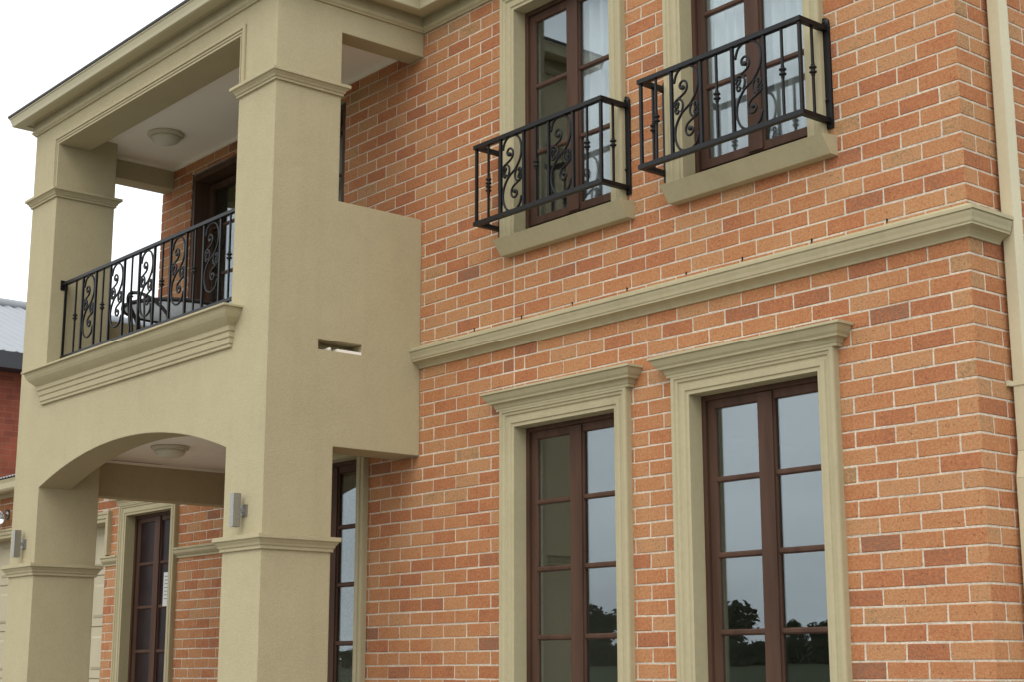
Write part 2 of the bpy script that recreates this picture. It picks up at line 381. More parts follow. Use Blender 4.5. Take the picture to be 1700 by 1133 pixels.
# mortar cores -------------------------------------------------------------
def wall_xz(x0, x1, z0, z1, y0, y1, holes, extra=None):
    X = sorted({x0, x1} | {v for h in holes for v in h[:2] if x0 < v < x1} | ({extra[0]} if extra else set()))
    Z = sorted({z0, z1} | {v for h in holes for v in h[2:] if z0 < v < z1} | ({extra[1]} if extra else set()))
    def solid(x, y, z):
        if extra and x < extra[0] and z < extra[1]: return False
        return not any(h[0] < x < h[1] and h[2] < z < h[3] for h in holes)
    return MB().cells(X, [y0, y1], Z, solid)
MJ = .0035
brick_wall = wall_xz(-8.19 + MJ, -MJ, 0, 6.13, MJ, .24, holes, (-6.15, 3.33)).build('brick_wall', 'mortar', house, label='orange brick front wall between and around the tall windows')
side_wall = MB().box(-.24, -MJ, .2405, 8, 0, 6.13).build('side_wall', 'mortar', house)
MB().box(-8.19, -8.0, .2405, 8, 3.33, 6.13).build('side_wall', 'mortar', house)
rec_holes = [(-10.0 - G + .02, -9.02, 0, 3.06 + G)]
FD = (-9.96, -9.06, .1, 3.075)     # front door opening
rec_holes = [(FD[0] - G, FD[1] + G, 0, FD[3] + G)]
porch_wall = wall_xz(-10.40 + MJ, -6.15, 0, 3.335, RW + MJ, RW + .24, rec_holes).build('porch_wall', 'mortar', house)
garage_wall = MB().box(-15.6, -10.40 + MJ - .001, RW + MJ, RW + .24, 3.10, 3.56).build('garage_wall', 'mortar', house)
gw2 = MB().box(-10.40 + MJ, -8.19, RW + MJ, RW + .24, 3.3355, 3.56).build('garage_wall', 'mortar', house)
MB().box(-6.15, -6.0, .2405, RW + .24, 0, 3.33).build('return_wall', 'mortar', house)

# bricks ---------------------------------------------------------------------
BH, BL, CR = .0757, .2298, .086
ZB = .002 + .00515
bricks = []   # (x0,x1,y0,y1,z0,z1, face 'f'|'r'|'c', tone)
def tone(kind='n'):
    r = random.random()
    if kind == 'c' and r < .55: return random.uniform(.96, 1.06)
    if r < .018: return random.uniform(.08, .18)
    if r < .15: return random.uniform(.27, .40)
    if r < .34: return random.uniform(.42, .54)
    if r < .93: return random.uniform(.55, .90)
    return random.uniform(.86, .98)
def clip_rect(rc, hs):
    out = [rc]
    for h in hs:
        nxt = []
        for a, b, c, d in out:
            if b <= h[0] or a >= h[1] or d <= h[2] or c >= h[3]: nxt.append((a, b, c, d)); continue
            if a < h[0]: nxt.append((a, h[0], c, d))
            if b > h[1]: nxt.append((h[1], b, c, d))
            if c < h[2]: nxt.append((max(a, h[0]), min(b, h[1]), c, h[2]))
            if d > h[3]: nxt.append((max(a, h[0]), min(b, h[1]), h[3], d))
        out = nxt
    return [q for q in out if q[1] - q[0] > .025 and q[3] - q[2] > .02]
CJ = -3.338
for k in range(71):
    z0 = ZB + CR * k; z1 = min(z0 + BH, 6.08)
    head = (k % 2 == 0)          # header shows on the front corner in even courses (bottom bed n=-41 is odd offset)
    head = ((k - 18) % 2 == 0)
    xmin = -6.15 if z0 < 3.30 else -8.19
    # corner brick
    bricks.append((-.11 if head else -.23, 0, 0, .23 if head else .11, z0, z1, 'c', tone('c') if head else tone(), tone() if head else tone('c')))
    x = -.12 if head else -.24
    while x > xmin:
        a, b = x - BL, x
        segs = []
        if a < CJ < b:
            if b - CJ > .03: segs.append((CJ + .006, b))
            # restart with the other side's bond
            x = CJ - .006
            off = (-3.686 + .03) if head else (-3.686 + .15)
            e = x
            # first cut piece up to the next perpend of the left field
            pp = -3.686 + (.0 if head else .12)
            while pp + .24 < x - .03: pp += .24
            while pp > x - .03: pp -= .24
            segs.append((pp + .005, x)); x = pp - .005
        else:
            segs.append((a, b)); x = b - .24
        for a2, b2 in segs:
            a2 = max(a2, xmin)
            if b2 - a2 < .02: continue
            for q in clip_rect((a2, b2, z0, z1), holes):
                bricks.append((q[0], q[1], 0, .022, q[2], q[3], 'f', tone()))
    # return wall (plane X=0)
    y = .24 if head else .12
    while y < 4.5:
        bricks.append((-.022, 0, y, y + BL, z0, z1, 'r', tone())); y += .24
    # left side wall, seen on the balcony
    if z0 > 3.33:
        y = .01 if head else .12
        if not head: bricks.append((-8.19, -8.168, .01, .115, z0, z1, 'l', tone()))
        y = .01 if head else .125
        while y < 1.4:
            bricks.append((-8.19, -8.168, y, y + BL, z0, z1, 'l', tone())); y += .24
def porch_bricks():
    for k in range(39):
        z0 = ZB + CR * k; z1 = min(z0 + BH, 3.33)
        if z1 - z0 < .02: continue
        x = -6.15 - (0 if k % 2 else .12)
        while x > -10.40:
            a = max(x - BL, -10.40)
            for q in clip_rect((a, x, z0, z1), rec_holes + [(-20, 20, 2.63, 2.70)]):
                bricks.append((q[0], q[1], RW, RW + .022, q[2], q[3], 'f', tone()))
            x -= .24
    for k in range(36, 42):
        z0 = ZB + CR * k; z1 = min(z0 + BH, 3.555)
        if z1 - z0 < .02: continue
        x = (-8.2 if z0 > 3.33 else -10.40) - (0 if k % 2 else .12)
        while x > -15.5:
            bricks.append((x - BL, x, RW, RW + .022, z0, z1, 'f', tone())); x -= .24
porch_bricks()

def brick_mesh(sx, sy, sz, face, rnd):
    """front-chamfered brick, open at the back; local origin at its low corner"""
    c = .0028; j = lambda: rnd.uniform(-.0026, .0026)
    if face == 'f':
        vs = [(0, sy, 0), (sx, sy, 0), (sx, sy, sz), (0, sy, sz)]
        vs += [(0 + j(), c, 0 + j()), (sx + j(), c, j()), (sx + j(), c, sz + j()), (j(), c, sz + j())]
        d = rnd.uniform(-.0012, .0016)
        vs += [(c, d + j() * .4, c + j() * .6), (sx - c + j() * .6, d + j() * .4, c + j() * .6), (sx - c + j() * .6, d + j() * .4, sz - c + j() * .6), (c, d + j() * .4, sz - c + j() * .6)]
        fs = [(8, 9, 10, 11)] + [(a, b, b + 4, a + 4) for a, b in ((4, 5), (5, 6), (6, 7))] + [(7, 4, 8, 11)] + [(a, b, b + 4, a + 4) for a, b in ((0, 1), (1, 2), (2, 3))] + [(3, 0, 4, 7)]
        return vs, fs
    if face in 'rl':
        vs, fs = brick_mesh(sy, sx, sz, 'f', rnd)
        if face == 'r': return [(sx - y, x, z) for x, y, z in vs], fs
        return [(y, sy - x, z) for x, y, z in vs], fs
    # corner: chamfered box
    vs = []
    for x in (0, sx):
        for y in (0, sy):
            for z in (0, sz):
                for ax in range(3):
                    p = [x, y, z]
                    for a2, s2 in enumerate((sx, sy, sz)):
                        if a2 != ax: p[a2] += c if p[a2] == 0 else -c
                    # vertex of the face perpendicular to ax
                    vs.append((p[0] + j() * .4, p[1] + j() * .4, p[2] + j() * .4))
    def vi(ix, iy, iz, ax): return ((ix * 2 + iy) * 2 + iz) * 3 + ax
    fs = []
    for s in (0, 1):
        fs.append((vi(s, 0, 0, 0), vi(s, 1, 0, 0), vi(s, 1, 1, 0), vi(s, 0, 1, 0)))
        fs.append((vi(0, s, 0, 1), vi(1, s, 0, 1), vi(1, s, 1, 1), vi(0, s, 1, 1)))
        fs.append((vi(0, 0, s, 2), vi(1, 0, s, 2), vi(1, 1, s, 2), vi(0, 1, s, 2)))
    for a in (0, 1):
        for b in (0, 1):
            fs.append((vi(a, b, 0, 0), vi(a, b, 1, 0), vi(a, b, 1, 1), vi(a, b, 0, 1)))
            fs.append((vi(a, 0, b, 0), vi(a, 1, b, 0), vi(a, 1, b, 2), vi(a, 0, b, 2)))
            fs.append((vi(0, a, b, 1), vi(1, a, b, 1), vi(1, a, b, 2), vi(0, a, b, 2)))
            for cc in (0, 1): fs.append((vi(a, b, cc, 0), vi(a, b, cc, 1), vi(a, b, cc, 2)))
    return vs, fs

def brick_rank(b):
    x, y, z = (b[0] + b[1]) / 2, b[2], (b[4] + b[5]) / 2
    if b[6] == 'r': x, y = 0, (b[2] + b[3]) / 2
    u, v, d = project((x, y, z))
    if d < 1 or not (-10 < u < 1705 and -15 < v < 1150) or b[6] == 'l' or b[2] >= RW: return 0
    if u > 1640 and b[6] == 'r' and b[2] > .2: return 0
    s = (b[1] - b[0]) if b[6] != 'r' else (b[3] - b[2]) * .5
    if b[1] < EX: s *= .3
    if 3.60 < z < 3.79: return 0
    for h in openings:
        if h[0] - .11 < x < h[1] + .11 and h[2] < z < h[3] + .1: s = 0
    return s / d / d
order = sorted(range(len(bricks)), key=lambda i: -brick_rank(bricks[i]))
single = {i for i in order[:300] if brick_rank(bricks[i]) > 0}
rnd = random.Random(3)
cache = {}
mass = {'front': [], 'side': [], 'porch': []}
for i, b in enumerate(bricks):
    sx, sy, sz = b[1] - b[0], b[3] - b[2], b[5] - b[4]
    if i in single:
        key = (round(sx, 3), round(sy, 3), round(sz, 3), b[6])
        lst = cache.setdefault(key, [])
        if len(lst) < 5:
            vs, fs = brick_mesh(sx, sy, sz, b[6], rnd)
            me = bpy.data.meshes.new('brick'); me.from_pydata(vs, [], fs)
            bm = bmesh.new(); bm.from_mesh(me); bmesh.ops.recalc_face_normals(bm, faces=bm.faces); bm.to_mesh(me); bm.free()
            me.materials.append(M['brick']); lst.append(me)
        else: me = rnd.choice(lst)
        o = put('brick', me, side_wall if b[6] == 'r' else brick_wall, (b[0], b[2], b[4])); o.color = (b[7], b[8] if len(b) > 8 else b[7], 0, 1)
    else:
        mass['side' if b[6] == 'r' else ('porch' if b[2] >= RW else 'front')].append(b)
def mass_mesh(lst, parent):
    vs, fs, tn = [], [], []
    for b in lst:
        v, f = brick_mesh(b[1] - b[0], b[3] - b[2], b[5] - b[4], b[6], rnd)
        o = len(vs); vs += [(p[0] + b[0], p[1] + b[2], p[2] + b[4]) for p in v]; fs += [tuple(k + o for k in q) for q in f]; tn += [(b[7], b[8] if len(b) > 8 else b[7])] * len(f)
    me = bpy.data.meshes.new('brickwork'); me.from_pydata(vs, [], fs)
    at = me.attributes.new('tone', 'FLOAT_COLOR', 'FACE')
    at.data.foreach_set('color', [c for t in tn for c in (t[0], t[1], 0, 1)])
    bm = bmesh.new(); bm.from_mesh(me); bmesh.ops.recalc_face_normals(bm, faces=bm.faces); bm.to_mesh(me); bm.free()
    me.materials.append(M['brickwork'])
    put('brickwork', me, parent, kind='stuff')
mass_mesh(mass['front'], brick_wall); mass_mesh(mass['side'], side_wall); mass_mesh(mass['porch'], porch_wall)

# portico ----------------------------------------------------------------------
PZ = 6.12
SLOT = (-.82, -.48, 3.636, 3.706)
def portico_solid(x, y, z):
    if SLOT[0] < y < SLOT[1] and SLOT[2] < z < SLOT[3] and x > -4.47: return False
    pr = XR2 < x < EX; pl = XL < x < XL2
    if (pr or pl) and FY < y < -.69: return True
    if z > PZ or y < FY: return False
    # front wall above the arch and the upper beam
    if XL2 < x < XR2 and FY < y < -.93:
        return 3.012 < z < 3.93 or z > 5.84
    # right side parapet and beams
    if -4.60 < x < EX and -.69 < y < 0:
        if 3.012 < z < 4.661: return True
    if -4.49 < x < EX and -.69 < y < 0 and z > 5.855: return True
    # left side
    if XL < x < -7.98 and -.69 < y < 0:
        if 3.02 < z < 4.50: return True
        if z > 5.765: return True
    if XL < x < -7.98 and 0 < y < RW and 3.02 < z < 3.33: return True
    # balcony slab
    if XL < x < EX and -.93 < y < 0 and 3.33 < z < 3.60: return True
    return False
portico = MB().cells(sorted({XL, -7.98, XL2, XR2, -4.60, -4.49, -4.47, EX}), sorted({FY, -.93, SLOT[0], -.69, SLOT[1], -.001, RW - .001}),
                     sorted({0, 3.012, 3.02, 3.33, 3.60, SLOT[2], SLOT[3], 3.93, 4.50, 4.661, 5.765, 5.84, 5.855, PZ}), portico_solid,
                     lambda x, y, z: XL2 < x < XR2 and y < -.93 and 3.012 < z < 3.60)
# arch spandrel
def arch(mb):
    n = 28; c, h = (XR2 - XL2) / 2, .235; xc = (XL2 + XR2) / 2; R = (c * c + h * h) / (2 * h)
    pts = [(xc - c + 2 * c * i / n) for i in range(n + 1)]
    zs = [3.012 + math.sqrt(R * R - (x - xc) ** 2) - (R - h) for x in pts]
    vs = [(x, y, z) for y in (FY, -.93) for x, z in zip(pts, zs)] + [(x, y, 3.60) for y in (FY, -.93) for x in pts]
    m = n + 1; fs = []
    for i in range(n):
        fs += [(i, i + 1, 2 * m + i + 1, 2 * m + i), (m + i, 3 * m + i, 3 * m + i + 1, m + i + 1), (i, m + i, m + i + 1, i + 1)]
    return mb.add(vs, fs)
portico = arch(portico).build('portico', 'stucco', house, label='beige rendered two level portico with square pillars and an arch', weld=True)
def ring_profile(z0, z1, d):
    h = z1 - z0
    return [(-.02, z0), (d * .28, z0), (d * .28, z0 + h * .22), (d * .42, z0 + h * .27), (d * .5, z0 + h * .42), (d * .72, z0 + h * .58), (d * .8, z0 + h * .66), (d, z0 + h * .70), (d, z1), (-.02, z1 + .004)]
for xa, xb in ((XR2, EX), (XL, XL2)):
    for z0, z1 in ((5.393, 5.467), (2.335, 2.427)):
        MB().sweep_xy([(xa, FY), (xb, FY), (xb, -.69), (xa, -.69)], ring_profile(z0, z1, .05), True).build('pillar_moulding', 'stucco', portico)
# opening trim (upper level)
MB().sweep_xz([(XL2, 5.47), (XL2, 5.84), (XR2, 5.84), (XR2, 5.47)],
              [(.0015, -.001), (.0015, .008), (.022, .008), (.022, .014), (.026, .014), (.026, .010), (.044, .010), (.044, .018), (.066, .018), (.070, .012), (.070, -.001)], FY).build('opening_trim', 'stucco', portico)
# balcony sill
MB().sweep_xy([(-7.70, FY + .12), (-7.70, FY), (-4.79, FY), (-4.79, FY + .12)],
              [(-.01, 3.668), (.018, 3.668), (.018, 3.690), (.026, 3.694), (.026, 3.735), (.034, 3.739), (.034, 3.775), (.044, 3.780), (.044, 3.812), (.054, 3.820), (.064, 3.828),
               (.080, 3.842), (.098, 3.860), (.112, 3.882), (.120, 3.905), (.124, 3.916), (.142, 3.917), (.142, 3.932), (-.01, 3.945)]).build('balcony_sill', 'stucco', portico)
# ceilings, floor edge
MB().box(-7.98, -4.49, -.93, -.001, 5.955, 5.99).build('ceiling', 'ceiling', portico)
MB().box(-7.979, -4.601, -.929, -.0015, 3.322, 3.3295).build('ceiling', 'ceiling', portico)
MB().box(-7.979, -6.155, .0, RW - .002, 3.318, 3.3285).build('ceiling', 'ceiling', portico)
MB().box(-8.2, -4.25, -1.27, RW - .003, -.03, .09).build('low_bounce_floor', 'tile', portico)  # unseen dark floor added to cut light bounced up inside the porch
# strip of cornice beads where the ceilings meet the walls
for z in (5.955, 3.320):
    MB().box(-7.98, -4.6, -.9295, -.9145, z - .012, z).build('ceiling_bead', 'ceiling', portico)
MB().box(-7.979, -4.491, -.022, -.002, 5.925, 5.9545).build('ceiling_bead', 'ceiling', portico)
MB().box(-7.979, -7.960, -.68, -.0225, 5.925, 5.9545).build('ceiling_bead', 'ceiling', portico)
MB().box(-7.979, -7.960, -.68, RW - .004, 3.296, 3.3175).build('ceiling_bead', 'ceiling', portico)
# timber left in the slot
MB().box(-4.46, -4.328, -.67, -.4815, 3.637, 3.655).build('slot_lip', 'ceiling', portico)
MB().tube([(-4.465, -.715, 3.652), (-4.35, -.715, 3.650)], .014, 10).build('spout', 'ceiling', portico)

# eaves moulding and gutter all round
EV = [(-8.19, 6), (-8.19, .0), (XL, 0), (XL, FY), (EX, FY), (EX, 0), (0, 0), (0, 8)]
EV = [(XL, 3.0), (XL, FY), (EX, FY), (EX, 0), (0, 0), (0, 8)]
MB().sweep_xy(EV, [(-.03, 6.028), (.014, 6.028), (.016, 6.036), (.028, 6.046), (.034, 6.056), (.034, 6.066), (.022, 6.068), (.022, 6.137), (-.03, 6.137)]).build('eaves_moulding', 'trim', house)
MB().sweep_xy(EV, [(.01, 6.1375), (.085, 6.1375), (.085, 6.16), (.01, 6.16)]).build('soffit', 'trim', house)
MB().sweep_xy(EV, [(.07, 6.124), (.145, 6.118), (.158, 6.124), (.164, 6.150), (.176, 6.185), (.182, 6.188), (.182, 6.200), (.170, 6.200), (.154, 6.136), (.078, 6.136), (.078, 6.20), (.07, 6.20)]).build('gutter', 'gutter', house)
def roof():  # thin dark slab edges draw the tile shadow as a line above the gutter
    mb = MB()
    def hip(x0, x1, y0, y1, z, rise, run):
        mb.add([(x0, y0, z), (x1, y0, z), (x1, y1, z), (x0, y1, z), (x0 + run, y0 + run, z + rise), (x1 - run, y0 + run, z + rise), (x1 - run, y1 - run, z + rise), (x0 + run, y1 - run, z + rise),
                (x0, y0, z + .018), (x1, y0, z + .018), (x1, y1, z + .018), (x0, y1, z + .018)],
               [(0, 1, 2, 3), (0, 1, 9, 8), (1, 2, 10, 9), (2, 3, 11, 10), (3, 0, 8, 11), (8, 9, 5, 4), (9, 10, 6, 5), (10, 11, 7, 6), (11, 8, 4, 7), (4, 5, 6, 7)])
    hip(XL - .19, .19, -.19, 8.2, 6.201, 1.5, 3.7)
    mb.box(XL - .19, EX + .19, FY - .19, -.1901, 6.201, 6.219)
    mb.add([(XL - .19, FY - .19, 6.2195), (EX + .19, FY - .19, 6.2195), (-5.2, -.1, 6.75), (-7.3, -.1, 6.75), (XL - .19, -.1, 6.2195), (EX + .19, -.1, 6.2195)], [(0, 1, 2, 3), (0, 3, 4), (1, 5, 2)])
    mb.build('roof', 'roof', house)
roof()

# string course ------------------------------------------------------------------
SC = [(-.03, 3.602), (.012, 3.602), (.014, 3.611), (.022, 3.621), (.036, 3.632), (.056, 3.640), (.068, 3.643), (.068, 3.652), (.073, 3.658), (.077, 3.676), (.084, 3.694), (.086, 3.708), (.093, 3.709), (.093, 3.727), (.0, 3.768), (-.03, 3.768)]
string = MB().sweep_xy([(EX + .001, 0), (0, 0), (0, .246)], SC).build('string_course', 'trim', house)
for wx in (-3.74, -3.263, -2.787, -2.31, -1.834, -1.414, -.935, -.459):
    MB().box(wx - .004, wx + .004, -.0012, .004, 3.772, 3.796).build('weep_hole', 'dark', string)
SC2 = [(-.03, 2.618), (.012, 2.618), (.012, 2.635), (.022, 2.642), (.040, 2.660), (.044, 2.672), (.044, 2.690), (.055, 2.694), (.055, 2.708), (0, 2.722), (-.03, 2.722)]
MB().sweep_xy([(-10.42, RW), (FD[0] - .12, RW)], SC2).build('string_course', 'trim', house)
MB().sweep_xy([(FD[1] + .12, RW), (-6.16, RW)], SC2).build('string_course', 'trim', house)

# windows --------------------------------------------------------------------------
ARCH = [(0, -.078), (0, .022), (.020, .022), (.024, .030), (.052, .030), (.056, .024), (.070, .024), (.076, .034), (.090, .036), (.094, .044), (.117, .044), (.120, .036), (.120, -.012), (.03, -.012), (.03, -.078)]
def window(xc, floor, yb=0, label=None, name='window', pane='glass'):
    x0, x1, z0, z1 = win_geo(xc, floor)
    w = MB().sweep_xz([(x0, z0), (x0, z1), (x1, z1), (x1, z0)], ARCH, yb).build(name, 'trim', house, label=label)
    if floor == 0:
        MB().sweep_xy([(x0 - .10, yb + .03), (x0 - .10, yb), (x1 + .10, yb), (x1 + .10, yb + .03)],
                      [(-.012, 3.192), (.046, 3.192), (.046, 3.206), (.052, 3.212), (.056, 3.226), (.064, 3.236), (.082, 3.238), (.085, 3.250), (.096, 3.262), (.106, 3.280), (.110, 3.292), (.122, 3.294), (.122, 3.308), (-.012, 3.330)]
                      ).build('cornice', 'trim', w)
        MB().box(x0 - .14, x1 + .14, yb - .08, yb + .078, z0 - .11, z0).build('sill', 'trim', w)
        bars = [2.615, 2.205, 1.795, 1.385, .975]; gz0, gz1 = z0 + .08, 3.012
    else:
        mb = MB()   # sloping precast sill, top lip further out than its foot
        a, b = x0 - .085, x1 + .175
        mb.add([(a, yb - .06, 4.197), (b, yb - .06, 4.197), (b, yb + .02, 4.197), (a, yb + .02, 4.197), (a, yb - .13, 4.292), (b, yb - .13, 4.292), (b, yb + .085, 4.318), (a, yb + .085, 4.318)],
               [(0, 3, 2, 1), (4, 5, 6, 7), (0, 1, 5, 4), (1, 2, 6, 5), (2, 3, 7, 6), (3, 0, 4, 7)])
        mb.build('sill', 'trim', w)
        bars = [5.335, 4.885]; gz0, gz1 = 4.45, 5.785
    ya, yc = yb + .078, yb + .150
    MB().sweep_xz([(x0 + .028, z0 + (.028 if floor == 0 else .04)), (x0 + .028, z1 - .028), (x1 - .028, z1 - .028), (x1 - .028, z0 + (.028 if floor == 0 else .04))],
                  [(0, 0), (0, .072), (.032, .072), (.032, 0)], yc, True).build('frame', 'timber', w)
    xm = (x0 + x1) / 2
    MB().box(xm - .0505, xm + .0505, yb + .084, yb + .0955, gz0 - .04, gz1 + .04).build('meeting_stile', 'timber', w)
    for a, b in ((x0 + .030, xm - .002), (xm + .002, x1 - .030)):
        st = .048
        sash = MB().sweep_xz([(a + st, gz0), (a + st, gz1), (b - st, gz1), (b - st, gz0)],
                             [(-.006, -.045), (-.006, -.028), (0, -.018), (st, -.018), (st, -.045)], yb + .078, True).build('sash', 'timber', w)
        # meeting rail heights
        lv = [gz0] + sorted(bars) + [gz1]
        for z in bars:
            MB().add([(p[0], p[1], p[2]) for x in (a + st - .004, b - st + .004) for p in ((x, yb + .097, z - .008), (x, yb + .097, z + .008), (x, yb + .106, z + .0165), (x, yb + .122, z + .0165), (x, yb + .122, z - .0165), (x, yb + .106, z - .0165))],
                     [(0, 1, 7, 6), (1, 2, 8, 7), (2, 3, 9, 8), (3, 4, 10, 9), (4, 5, 11, 10), (5, 0, 6, 11), (0, 5, 4, 3, 2, 1), (6, 7, 8, 9, 10, 11)]).build('glazing_bar', 'timber', w)
        for lo, hi in zip(lv[:-1], lv[1:]):
            MB().box(a + st + .001, b - st - .001, yb + .110, yb + .114, lo + (.017 if lo != gz0 else .001), hi - (.017 if hi != gz1 else .001)).build('pane', pane, w)
    return w
def curtain(w, x0, x1, y, z0, z1, folds):
    mb = MB(); n = folds * 6; vs = []
    for z in (z0, z1):
        for i in range(n + 1):
            vs.append((x0 + (x1 - x0) * i / n, y + .025 * math.sin(i / 6 * 2 * math.pi) + .008 * math.sin(i * 1.7), z))
    mb.add(vs, [(i, i + 1, n + 2 + i, n + 1 + i) for i in range(n)], True)
    o = mb.build('curtain', 'curtain', w)
    sm = o.modifiers.new('thickness', 'SOLIDIFY'); sm.thickness = .003
    return o
w3 = window(WX[0], 0, label='tall lower window nearest the portico')
w4 = window(WX[1], 0, label='tall lower window nearest the house corner')
w1 = window(WX[0], 1, label='upper window nearest the portico')
w2 = window(WX[1], 1, label='upper window nearest the house corner')
w5 = window(WX[2], 0, label='narrow glazed window half hidden behind the front pillar')
for w, xc in ((w1, WX[0]), (w2, WX[1])):
    if w is w2: curtain(w, xc - .47, xc - .10, .188, 4.33, 5.95, 5)
    curtain(w, xc - .06, xc + .47, .188, 4.33, 5.95, 6)
# front door in the recessed wall
FDC = (FD[0] + FD[1]) / 2
fd = window(FDC, 0, RW, label='glazed brown front door under the portico', name='front_door', pane='dark_pane')
MB().lathe([(.004, 0), (.02, -.002), (.026, -.02), (.02, -.036), (.004, -.04)], (FDC - .09, RW + .058, 1.02), 14, 'y').build('door_knob', 'silver', fd)

# upper balcony door
def balcony_door():
    x0, x1, z0, z1 = DOOR_UP
    fr = MB().sweep_xz([(x0 + .05, z0 + .05), (x0 + .05, z1 - .07), (x1 - .05, z1 - .07), (x1 - .05, z0 + .05)], [(0, 0), (0, .19), (.049, .19), (.049, 0)], .20, True).build('balcony_door', 'timber', house, label='dark framed glazed doors at the back of the balcony')
    n = 4; wv = (x1 - x0 - .10) / n
    for i in range(n):
        a = x0 + .05 + wv * i + .001; b = a + wv - .002; st = .055
        MB().sweep_xz([(a + st, z0 + .12), (a + st, z1 - .14), (b - st, z1 - .14), (b - st, z0 + .12)], [(0, 0), (0, .04), (st - .001, .04), (st - .001, 0)], .19, True).build('door_leaf', 'timber', fr)
        lv = [z0 + .12, 4.05, 4.48, 4.91, 5.34, z1 - .14]
        for z in lv[1:-1]: MB().box(a + st - .003, b - st + .003, .160, .182, z - .012, z + .012).build('glazing_bar', 'timber', fr)
        for lo, hi in zip(lv[:-1], lv[1:]): MB().box(a + st + .001, b - st - .001, .169, .173, lo + .014, hi - .014).build('pane', 'glass', fr)
    MB().box(x0 + .02, x1 - .02, .12, .16, z1 - .062, z1 - .03).build('head_track', 'lamp_trim', fr)
    curtain(fr, -6.95, -5.5, .30, z0, z1, 16)
balcony_door()

# garage --------------------------------------------------------------------------
GX0, GX1, GZ = -15.3, -10.40, 3.055
gd = MB().box(GX0, GX1 - .002, RW + .20, RW + .225, 0, GZ + .04).build('garage_door', 'garage', house, label='cream panelled garage door left of the portico')
ph = .51
for r in range(6):
    z0 = .02 + r * ph; z1 = min(z0 + ph - .012, GZ + .03)
    MB().box(GX0 + .004, GX1 - .006, RW + .185, RW + .1995, z0, z1).build('door_section', 'garage', gd)
    n = 8; pw = (GX1 - GX0 - .1) / n
    if z1 - z0 < .3: continue
    for i in range(n):
        a, b = GX0 + .05 + pw * i + .06, GX0 + .05 + pw * (i + 1) - .06
        MB().add([(a, RW + .1845, z0 + .08), (b, RW + .1845, z0 + .08), (b, RW + .1845, z1 - .08), (a, RW + .1845, z1 - .08), (a + .03, RW + .172, z0 + .11), (b - .03, RW + .172, z0 + .11), (b - .03, RW + .172, z1 - .11), (a + .03, RW + .172, z1 - .11)],
                 [(4, 5, 6, 7), (0, 1, 5, 4), (1, 2, 6, 5), (2, 3, 7, 6), (3, 0, 4, 7), (0, 3, 2, 1)]).build('door_panel', 'garage', gd)
MB().sweep_xz([(GX0, 2.724), (GX0, GZ), (GX1 + .0, GZ), (GX1 + .0, 2.724)], [(0, -.19), (0, .022), (.03, .022), (.036, .034), (.07, .034), (.076, .044), (.10, .044), (.10, -.01), (.03, -.01), (.03, -.19)], RW).build('garage_architrave', 'trim', gd)
# garage eaves
GP = [(-16.2, RW), (-8.35, RW)]
ge = MB().sweep_xy(GP, [(-.02, 3.50), (.03, 3.50), (.05, 3.53), (.05, 3.555), (.16, 3.56), (.17, 3.52), (.26, 3.52), (.275, 3.54), (.28, 3.60), (.295, 3.635), (.28, 3.64), (.265, 3.56), (.18, 3.56), (.18, 3.64), (-.02, 3.64)]).build('garage_gutter', 'gutter', house)
def corrugated(x0, x1, y0, z0, y1, z1, pitch, amp, name, parent, th=.004, axis='x'):
    mb = MB(); n = int((x1 - x0) / pitch * 4); vs = []
    for (y, z) in ((y0, z0), (y1, z1), (y1, z1 + th), (y0, z0 + th)):
        for i in range(n + 1):
            x = x0 + (x1 - x0) * i / n; q = (x, y, z + amp * math.sin(i * math.pi / 2 + .4))
            vs.append(q if axis == 'x' else (q[1], q[0], q[2]))
    m = n + 1; fs = []
    for i in range(n):
        for r in range(4):
            s = (r + 1) % 4; fs.append((r * m + i, r * m + i + 1, s * m + i + 1, s * m + i))
    mb.add(vs, fs); return mb.build(name, 'nroof', parent)
corrugated(-16.3, -8.2, .42, 3.66, 5.4, 4.9, .076, .009, 'garage_roof', house)

# rooms behind the glass
def rooms():
    mb = MB()
    mb.box(-7.99, -.245, .25, 7.9, 3.34, 3.55)            # floor between storeys
    mb.box(-7.99, -.245, .25, 7.9, .0, .08)
    mb.box(-7.99, -.245, .25, 7.9, 5.97, 6.02)
    mb.box(-7.99, -.245, 5.0, 5.1, .08, 3.34); mb.box(-7.99, -.245, 5.0, 5.1, 3.55, 5.97)
    mb.box(-4.05, -3.95, .245, 5.0, .08, 3.34); mb.box(-4.05, -3.95, .245, 5.0, 3.55, 5.97)
    mb.box(-8.3, -8.2, RW + .25, 7.9, .08, 3.34)
    mb.box(-15.6, -8.3, 5, 5.1, 0, 3.5); mb.box(-15.6, -15.5, RW + .25, 5, 0, 3.5)
    mb.box(-15.6, -8.31, RW + .25, 5, 3.51, 3.55)
    mb.build('interior_wall', 'room', house)
rooms()

